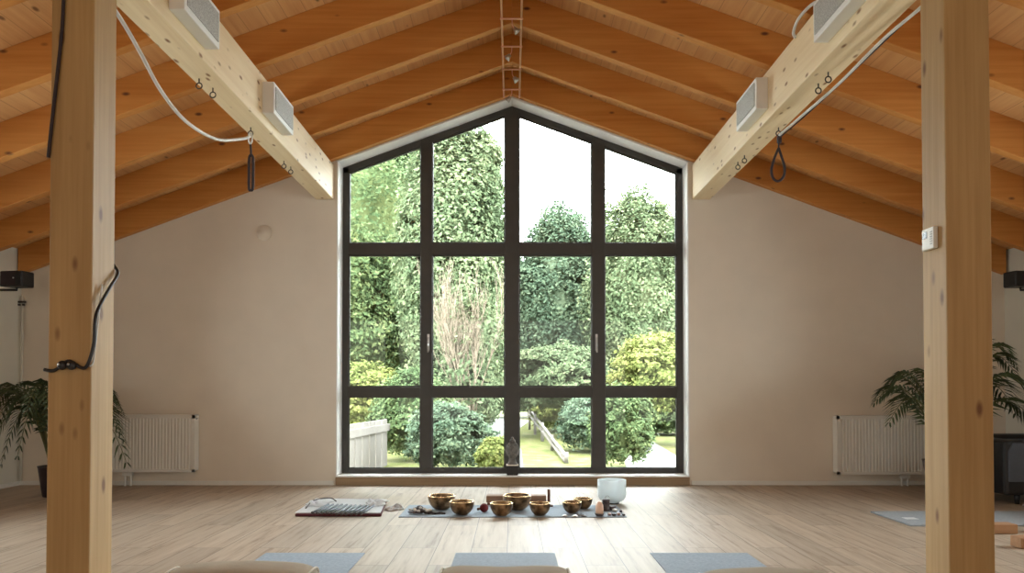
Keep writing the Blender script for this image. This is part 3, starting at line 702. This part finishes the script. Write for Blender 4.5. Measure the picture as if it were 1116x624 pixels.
# candle glass, dark tea light lantern, stones, small chimes
x, y = fp(653.5, 562); y += .03
c_ = thing('candle_glass', 'salmon coloured candle glass on a dark dish, right end of mat', 'candle', (x, y, ZM))
MB().lathe([(0, 0), (.026, 0), (.040, .022), (.036, .022), (.024, .006), (0, .006)], (x, y, ZM), 24).build('dish', M['stone_dark'], c_)
MB().lathe([(0, .006), (.030, .018), (.033, .05), (.030, .085), (.018, .108), (.010, .115), (0, .116)], (x, y, ZM), 24).build('glass', M['wax_pink'], c_)
x, y = fp(660.5, 556); y += .03
l_ = thing('dark_lantern', 'small dark lantern with a wire ring in front of crystal bowl', 'lantern', (x, y, ZM))
MB().lathe([(0, 0), (.034, 0), (.036, .008), (.031, .014), (.031, .078), (.036, .084), (.030, .092), (0, .094)], (x, y, ZM), 8).build('lantern_body', M['stone_dark'], l_)
MB().tube([(x + .012 + .017 * math.cos(a), y, ZM + .105 + .015 * math.sin(a)) for a in np.linspace(0, 2 * PI, 19)[:-1]], .0025, 6, closed=True).build('wire_ring', M['steel'], l_)
tag(MB().rbox((x + .055, y + .01, ZM + .018), (.05, .035, .034), rz=.4).build('dark_crystal', M['stone_dark'], bevel=.006), 'chunky dark stone right of the small lantern', 'stone')
stn = [((664, 561), .016, 'stone_pink', 'rose pebble in front of the dark lantern'), ((669, 561.5), .015, 'stone_dark', 'dark pebble in the middle of the pebble row'),
       ((674, 561), .017, 'stone_pink', 'rose pebble right of the dark pebble'), ((679.5, 561.5), .013, 'stone_dark', 'dark pebble at the right front corner of the mat'),
       ((670, 557), .020, 'stone_pale', 'pale shell lying behind the pebble row'), ((676.5, 557.5), .013, 'stone_dark', 'dark pebble right of the pale shell')]
for (px, py), r, mt, lb in stn:
    x, y = fp(px, py); o = MB().ball((0, 0, 0), r, 12, sx=1.35, sz=.65).build('pebble', M[mt]); o.location = (x, y + .01, ZM + r * .64); o.rotation_euler = (0, 0, px)
    tag(o, lb, 'pebble', 'pebbles on the right end of the mat')
for px, py, lb in ((615.5, 561.8, 'small round metal chime left below the right bowls'), (626.5, 562, 'small round metal chime centred before the right bowls'), (636, 562, 'small dark round chime on the right before the bowls')):
    x, y = fp(px, py); o = MB().lathe([(0, .014), (.008, .013), (.018, .006), (.026, .002), (.026, .0), (0, .0)], n=20).build('finger_cymbal', M['stone_dark' if px > 630 else 'steel']); o.location = (x, y + .01, ZM)
    tag(o, lb, 'finger cymbal', 'finger cymbals before the right bowls')

# ------------------------------------------------------------------ burgundy blanket with white cloth and mallet sticks
def quadprism(b, pts, z0, z1): b.prism(pts, z0, z1, axis='z'); return b
bl = quadprism(MB(), [(-1.72, 6.01), (-1.035, 6.01), (-1.12, 6.80), (-1.775, 6.86)], .0005, .020).build('folded_blanket', M['burgundy'], bevel=.006)
tag(bl, 'flat folded burgundy blanket left of the bowls, under white cloth', 'blanket')
wc = quadprism(MB(), [(-1.735, 6.05), (-1.05, 6.05), (-1.12, 6.79), (-1.77, 6.85)], .0205, .026).build('white_cloth', M['whitecloth'], bevel=.002)
tag(wc, 'white cloth spread over the burgundy blanket', 'cloth')
names = ['first', 'second', 'third', 'fourth', 'fifth', 'sixth', 'seventh', 'eighth', 'ninth', 'tenth', 'eleventh']
fk = None
for i in range(11):
    px0 = 341 + i * 5.3; py0 = 558.2 + (1.4 if i > 4 else .6 * i / 4)
    d0 = F * .965 / (py0 - 425); xa = (px0 - 558) / F * d0
    lb = f'slim grey stick with dark knob, {names[i]} from the left on the white cloth'
    if fk is None:
        fk = thing('mallet_stick', lb, 'mallet', (xa, d0, .0375), 'mallet sticks in a row on the white cloth')
        MB().tube([(0, .0, 0), (0.015, .47, -.004)], .0085, 8).build('shaft', M['chrome'], fk, local=True)
        MB().ball((0, 0, 0), .0115, 10).build('knob', M['stone_dark'], fk, local=True)
    else:
        dup(fk, (xa, d0, .0375), 0, lb)
def crumple(cx, cy, wx_, wy_, h, label, z0=.027, seed=0):
    rr = np.random.default_rng(seed); n = 14; vs = []; fs = []
    ph = rr.random(4) * 6
    for i in range(n + 1):
        for j in range(n + 1):
            u, v = i / n, j / n; e = min(u, 1 - u, v, 1 - v) * 4; e = min(1, e)
            z = z0 + h * e * (.45 + .3 * math.sin(u * 14 + ph[0] + v * 5) + .25 * math.sin(v * 11 + ph[1] - u * 6))
            vs.append((cx + (u - .5) * wx_ + .02 * math.sin(v * 9 + ph[2]), cy + (v - .5) * wy_ + .02 * math.sin(u * 8 + ph[3]), max(z0, z)))
    m_ = n + 1
    for i in range(n):
        for j in range(n): fs.append((i * m_ + j, (i + 1) * m_ + j, (i + 1) * m_ + j + 1, i * m_ + j + 1))
    o = MB().add(vs, fs, True).build('folded_cloth', M['whitecloth']); md = o.modifiers.new('solid', 'SOLIDIFY'); md.thickness = .004; md.offset = 1
    return tag(o, label, 'cloth')
crumple(-1.66, 6.52, .17, .34, .035, 'rumpled white cloth folded at the left end of the stick row', seed=1)
crumple(-1.17, 6.50, .15, .30, .04, 'rumpled white cloth piled at the right end of the stick row', seed=2)
crumple(-.985, 6.36, .12, .16, .05, 'small rumpled white cloth just off the burgundy blanket, on the floor', z0=.002, seed=5)
MBc = MB().tube(smooth_path([(-1.70, 6.25, .03), (-1.71, 6.55, .05), (-1.60, 6.66, .055), (-1.53, 6.60, .035)]), .005, 6)
tag(MBc.build('dark_string', M['stone_dark']), 'thin dark string lying on the left white cloth fold', 'string')

# ------------------------------------------------------------------ statue on the sill
bx0 = (558.5 - 558) / F * 8.06; by0 = 8.07
bs = thing('buddha_head_statue', 'weathered dark head statue with topknot on a black block on sill', 'statue', (bx0, by0, .10))
MB().prism([(bx0 - .055, .10), (bx0 + .055, .10), (bx0 + .064, .125), (bx0 + .064, .20), (bx0 - .064, .20), (bx0 - .064, .125)], by0 - .05, by0 + .06).build('block', M['black'], bs, bevel=.004)
MB().box(bx0 - .066, bx0 + .066, by0 - .053, by0 + .063, .20, .212).build('plate', M['piping'], bs, bevel=.002)
hd = MB()
hd.lathe([(0, .212), (.054, .213), (.05, .225), (.040, .245), (.036, .275), (.040, .30)], (bx0, by0, 0), 24, 1, .9)
z_ = .355
vs = []; n, m_ = 32, 24
for i in range(m_ + 1):
    th_ = PI * i / m_
    for k in range(n):
        a = 2 * PI * k / n
        r = .068 * math.sin(th_) ** .85; z = -math.cos(th_) * .092
        nar = 1 - .22 * max(0, -z / .092)
        X = r * math.cos(a) * nar; Y = r * math.sin(a) * .98
        if Y < 0:                                         # the face looks into the room (-y)
            fx = X / .068; fz = z / .092
            Y -= .012 * math.exp(-(fx / .16) ** 2 - ((fz + .12) / .22) ** 2)       # nose
            Y += .008 * math.exp(-((abs(fx) - .40) / .20) ** 2 - ((fz - .10) / .10) ** 2)   # eye sockets
            Y -= .004 * math.exp(-((abs(fx) - .38) / .16) ** 2 - ((fz - .08) / .045) ** 2)  # lids
            Y -= .004 * math.exp(-((fx) / .26) ** 2 - ((fz + .46) / .06) ** 2)     # lips
            Y += .003 * math.exp(-((fx) / .26) ** 2 - ((fz + .52) / .03) ** 2)
        vs.append((bx0 + X, by0 + Y, z_ + z))
fs = [(i * n + k, i * n + (k + 1) % n, (i + 1) * n + (k + 1) % n, (i + 1) * n + k) for i in range(m_) for k in range(n)]
hd.add(vs, fs, True)
hd.build('head', M['buddha'], bs)
hr = MB()
for i in range(10):                                       # rows of curls
    th_ = math.radians(8 + i * 8.0); nn = max(4, int(24 * math.sin(th_)))
    for k in range(nn):
        a = 2 * PI * k / nn + i * .3
        if math.sin(a) < -.2 and i > 5: continue
        hr.ball((bx0 + .071 * math.sin(th_) * math.cos(a), by0 + .07 * math.sin(th_) * math.sin(a), z_ + .093 * math.cos(th_)), .0085, 8)
hr.ball((bx0, by0, z_ + .10), .034, 16, sz=.9); hr.ball((bx0, by0, z_ + .132), .014, 12, sz=1.3)
hr.build('curled_hair', M['piping'] if False else M['buddha'], bs)
for sg in (-1, 1): MB().ball((bx0 + sg * .066, by0 + .01, z_ - .02), .012, 10, sx=.6, sz=3.2).build('ear', M['buddha'], bs)

# ------------------------------------------------------------------ garden
GZ = -.30
struct(MB().add([(-60, 8.32, GZ), (60, 8.32, GZ), (60, 90, GZ), (-60, 90, GZ)], [(0, 1, 2, 3)]).build('ground', M['grass']), 'grassy ground outside')
def gp(px, py): d = F * (1 - GZ) / (py - 425); return ((px - 558) / F * d, d)
def strip(name, pts, label, z=GZ + .012):
    b = MB(); b.prism([tuple(p_) for p_ in pts], GZ + .002, z, axis='z'); return struct(b.build(name, M['gravel']), label)
strip('drive', [gp(540, 520), gp(571, 520), gp(568, 490), gp(556, 474), gp(578, 458), gp(505, 452), gp(520, 475)], 'pale gravel drive outside')
strip('track', [gp(690, 540), gp(790, 540), gp(745, 502), gp(706, 478), gp(690, 478), gp(680, 500)], 'pale track outside on the right')
def leaves(n, cx, cy, cz, rx, ry, rz, size, seed, clump=.16, low=-.75):
    g = np.random.default_rng(seed)
    nc = max(40, min(520, n // 60))
    d = g.normal(size=(nc, 3)); d /= np.linalg.norm(d, axis=1)[:, None]
    d[:, 2] = np.where(d[:, 2] < low, -d[:, 2], d[:, 2])
    rad = .76 + .32 * g.random(nc)[:, None]
    cc = d * rad
    idx = g.integers(0, nc, n)
    p_ = cc[idx] + g.normal(size=(n, 3)) * clump * np.array([.62, .62, .42])
    P = p_ * np.array([rx, ry, rz]) + np.array([cx, cy, cz])
    P[:, 2] = np.maximum(P[:, 2], GZ + .05)
    nr = d[idx] + g.normal(size=(n, 3)) * .55 + np.array([0, 0, .5]); nr /= np.linalg.norm(nr, axis=1)[:, None]
    t = np.cross(nr, g.normal(size=(n, 3))); t /= np.linalg.norm(t, axis=1)[:, None]
    b = np.cross(nr, t); s = size * (.6 + .8 * g.random(n))[:, None]
    t *= s * .55; b *= s * .30
    return np.stack([P - t, P + b, P + t, P - b], axis=1)
def core(b, cx, cy, cz, rx, ry, rz, seed, k=.80):
    g = random.Random(seed); ph = [g.random() * 6 for _ in range(4)]; n, m_ = 20, 12; vs = []
    for i in range(m_ + 1):
        th_ = PI * i / m_
        for j in range(n):
            a = 2 * PI * j / n; r = k * (1 + .10 * math.sin(3 * a + ph[0]) * math.sin(th_ * 2 + ph[1]) + .07 * math.sin(5 * a + ph[2] + th_ * 4))
            vs.append((cx + rx * r * math.sin(th_) * math.cos(a), cy + ry * r * math.sin(th_) * math.sin(a), max(GZ, cz - rz * r * math.cos(th_))))
    b.add(vs, [(i * n + j, i * n + (j + 1) % n, (i + 1) * n + (j + 1) % n, (i + 1) * n + j) for i in range(m_) for j in range(n)], True)
def plant(name, cat, px, top, rxp, bot, d, mat, label, n, size, seed, group=None, trunk=True, corek=.78, lobes=0, clump=.16):
    k = d / F; cx = (px - 558) * k; z1 = 1 + (425 - top) * k; z0 = max(GZ, 1 + (425 - bot) * k)
    rx = rxp * k; rz = (z1 - z0) / 2; cz = (z0 + z1) / 2; ry = rx
    t = thing(name, label, cat, (cx, d, GZ), group)
    b = MB()
    if corek: core(b, cx, d, cz, rx, ry, rz, seed, corek)
    n = int(n * 4.2); size = size * .44
    b.quads(leaves(n, cx, d, cz, rx, ry, rz, size, seed, clump))
    g = random.Random(seed)
    for i in range(lobes):
        a = g.random() * 6.28; e = g.uniform(-.5, .75); c2 = math.sqrt(max(.1, 1 - e * e))
        lx, ly, lz = cx + rx * .86 * c2 * math.cos(a), d + ry * .86 * c2 * math.sin(a), cz + rz * e * .92
        s_ = g.uniform(.30, .42)
        b.quads(leaves(n // 7, lx, ly, lz, rx * s_ * 1.2, ry * s_ * 1.2, rz * s_ * .7, size, seed + i + 50, clump))
    b.build('foliage', M[mat], t)
    if trunk:
        tb = MB(); tb.tube([(cx, d, GZ), (cx + .05, d, cz * .4), (cx, d, cz + rz * .5)], [rx * .07 + .03, rx * .055 + .02, rx * .02 + .01], 10); tb.build('trunk', M['bark'], t)
    return t
G1, G2 = 'trees beyond the window', 'bushes outside the window'
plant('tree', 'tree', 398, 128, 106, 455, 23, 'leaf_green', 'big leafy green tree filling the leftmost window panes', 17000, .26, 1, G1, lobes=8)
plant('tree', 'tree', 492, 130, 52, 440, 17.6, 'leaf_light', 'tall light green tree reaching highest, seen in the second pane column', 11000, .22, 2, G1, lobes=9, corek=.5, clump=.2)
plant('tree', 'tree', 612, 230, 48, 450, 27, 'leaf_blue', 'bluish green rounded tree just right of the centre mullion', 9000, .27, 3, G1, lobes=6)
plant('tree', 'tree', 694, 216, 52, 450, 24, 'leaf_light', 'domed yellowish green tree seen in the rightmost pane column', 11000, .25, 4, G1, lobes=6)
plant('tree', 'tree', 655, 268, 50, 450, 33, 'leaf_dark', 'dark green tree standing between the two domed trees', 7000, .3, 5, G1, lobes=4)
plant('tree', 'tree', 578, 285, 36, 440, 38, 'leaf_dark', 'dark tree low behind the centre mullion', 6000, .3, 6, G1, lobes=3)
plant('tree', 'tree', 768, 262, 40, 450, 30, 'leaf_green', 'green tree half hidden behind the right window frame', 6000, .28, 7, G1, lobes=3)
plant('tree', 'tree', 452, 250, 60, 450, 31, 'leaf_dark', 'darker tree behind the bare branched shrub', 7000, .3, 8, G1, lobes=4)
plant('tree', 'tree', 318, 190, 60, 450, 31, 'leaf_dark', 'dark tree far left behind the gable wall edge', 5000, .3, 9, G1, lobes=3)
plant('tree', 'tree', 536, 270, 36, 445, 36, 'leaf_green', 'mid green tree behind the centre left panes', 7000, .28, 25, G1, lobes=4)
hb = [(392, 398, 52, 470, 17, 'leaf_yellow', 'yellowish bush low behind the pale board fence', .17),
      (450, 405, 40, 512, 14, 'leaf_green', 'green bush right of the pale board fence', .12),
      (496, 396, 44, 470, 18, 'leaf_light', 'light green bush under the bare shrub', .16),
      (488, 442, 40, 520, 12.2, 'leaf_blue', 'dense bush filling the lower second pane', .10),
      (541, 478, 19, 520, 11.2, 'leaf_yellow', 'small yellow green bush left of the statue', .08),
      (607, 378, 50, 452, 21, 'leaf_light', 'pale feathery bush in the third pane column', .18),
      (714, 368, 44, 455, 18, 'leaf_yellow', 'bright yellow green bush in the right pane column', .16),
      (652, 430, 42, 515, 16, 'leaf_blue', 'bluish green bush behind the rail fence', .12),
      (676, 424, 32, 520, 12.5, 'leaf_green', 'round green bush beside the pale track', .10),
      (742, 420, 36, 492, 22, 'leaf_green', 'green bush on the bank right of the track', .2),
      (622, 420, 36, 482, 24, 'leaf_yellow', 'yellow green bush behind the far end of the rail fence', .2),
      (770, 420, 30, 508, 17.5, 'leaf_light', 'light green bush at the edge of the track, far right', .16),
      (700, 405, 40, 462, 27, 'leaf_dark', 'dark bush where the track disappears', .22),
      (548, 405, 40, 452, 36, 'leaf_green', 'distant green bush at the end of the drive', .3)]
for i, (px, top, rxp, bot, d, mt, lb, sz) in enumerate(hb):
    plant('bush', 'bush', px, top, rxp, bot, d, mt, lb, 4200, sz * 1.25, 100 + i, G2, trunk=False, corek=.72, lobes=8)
# bare branched shrub
k = 14.6 / F; bxx = (508 - 558) * k
bsb = thing('bare_shrub', 'tall shrub of bare pale branches in the second pane column', 'shrub', (bxx, 14.6, GZ))
tw = MB(); rr = random.Random(11)
def branch(p_, dr, ln, r, lvl):
    pts = [p_]; q = p_.copy(); dd = dr.copy()
    for i in range(5):
        dd = (dd + Vector((rr.uniform(-.13, .13), rr.uniform(-.1, .1), .05))).normalized(); q = q + dd * ln / 5; pts.append(q.copy())
        if lvl < 2 and i >= 1:
            for _ in range(2):
                branch(q, (dd + Vector((rr.uniform(-.42, .42), rr.uniform(-.4, .4), rr.uniform(.1, .35)))).normalized(), ln * rr.uniform(.35, .55), r * .55, lvl + 1)
    tw.tube(pts, [r * (1 - i * .16) for i in range(6)], 5)
for i in range(15):
    a = (i - 7) / 7
    branch(Vector((bxx + a * .18, 14.6 + rr.uniform(-.2, .2), GZ + .9)), Vector((a * .20, rr.uniform(-.1, .1), 1)).normalized(), rr.uniform(1.35, 1.95), .015, 0)
tw.tube([(bxx, 14.6, GZ), (bxx, 14.6, GZ + 1.0)], .08)
tw.build('branches', M['twig'], bsb)
MB().quads(leaves(900, bxx + .15, 14.6, 1.6, .55, .4, 1.1, .12, 77, .3)).build('foliage', M['leaf_light'], bsb)
# pale board fence lower left
fn = thing('board_fence', 'pale wooden board fence outside the lower left pane', 'fence', (-2.1, 11.5, GZ))
fx0, fy0, fx1, fy1 = -2.42, 10.6, -2.16, 13.2
for i in range(7):
    a, b = i / 7 + .004, (i + 1) / 7 - .022
    X0, Y0, X1, Y1 = fx0 + (fx1 - fx0) * a, fy0 + (fy1 - fy0) * a, fx0 + (fx1 - fx0) * b, fy0 + (fy1 - fy0) * b
    MB().prism([(X0, Y0), (X1, Y1), (X1 - .03, Y1), (X0 - .03, Y0)], GZ, .50, axis='z').build('board', M['paleboard'], fn)
MB().prism([(fx0 + .035, fy0), (fx1 + .035, fy1), (fx1 + .003, fy1), (fx0 + .003, fy0)], .30, .42, axis='z').build('cross_rail', M['paleboard'], fn)
for i in range(3):
    xx = -3.1 + i * .235
    MB().box(xx, xx + .205, 10.55, 10.58, GZ, .50).build('board', M['paleboard'], fn)
# rail fence down the slope
rfn = thing('rail_fence', 'pale two rail wooden fence running away beside the drive', 'fence', (1.0, 14, GZ))
A = (gp(616, 500)[0], 13.5, 1 - 72 * 13.5 / F); B = ((577 - 558) / F * 25, 25, 1 - 20 * 25 / F)
A = ((617 - 558) / F * 13.5, 13.5, A[2])
for dz in (0, -.20): MB().tube([(A[0], A[1], A[2] + dz * .5), (B[0], B[1], B[2] + dz)], .035, 8).build('rail', M['paleboard'], rfn)
for i in range(5):
    u = i / 4; X, Y, Z = (A[j] * (1 - u) + B[j] * u for j in range(3))
    MB().tube([(X, Y, GZ), (X, Y, Z + .08)], .04, 8).build('fence_post', M['paleboard'], rfn)
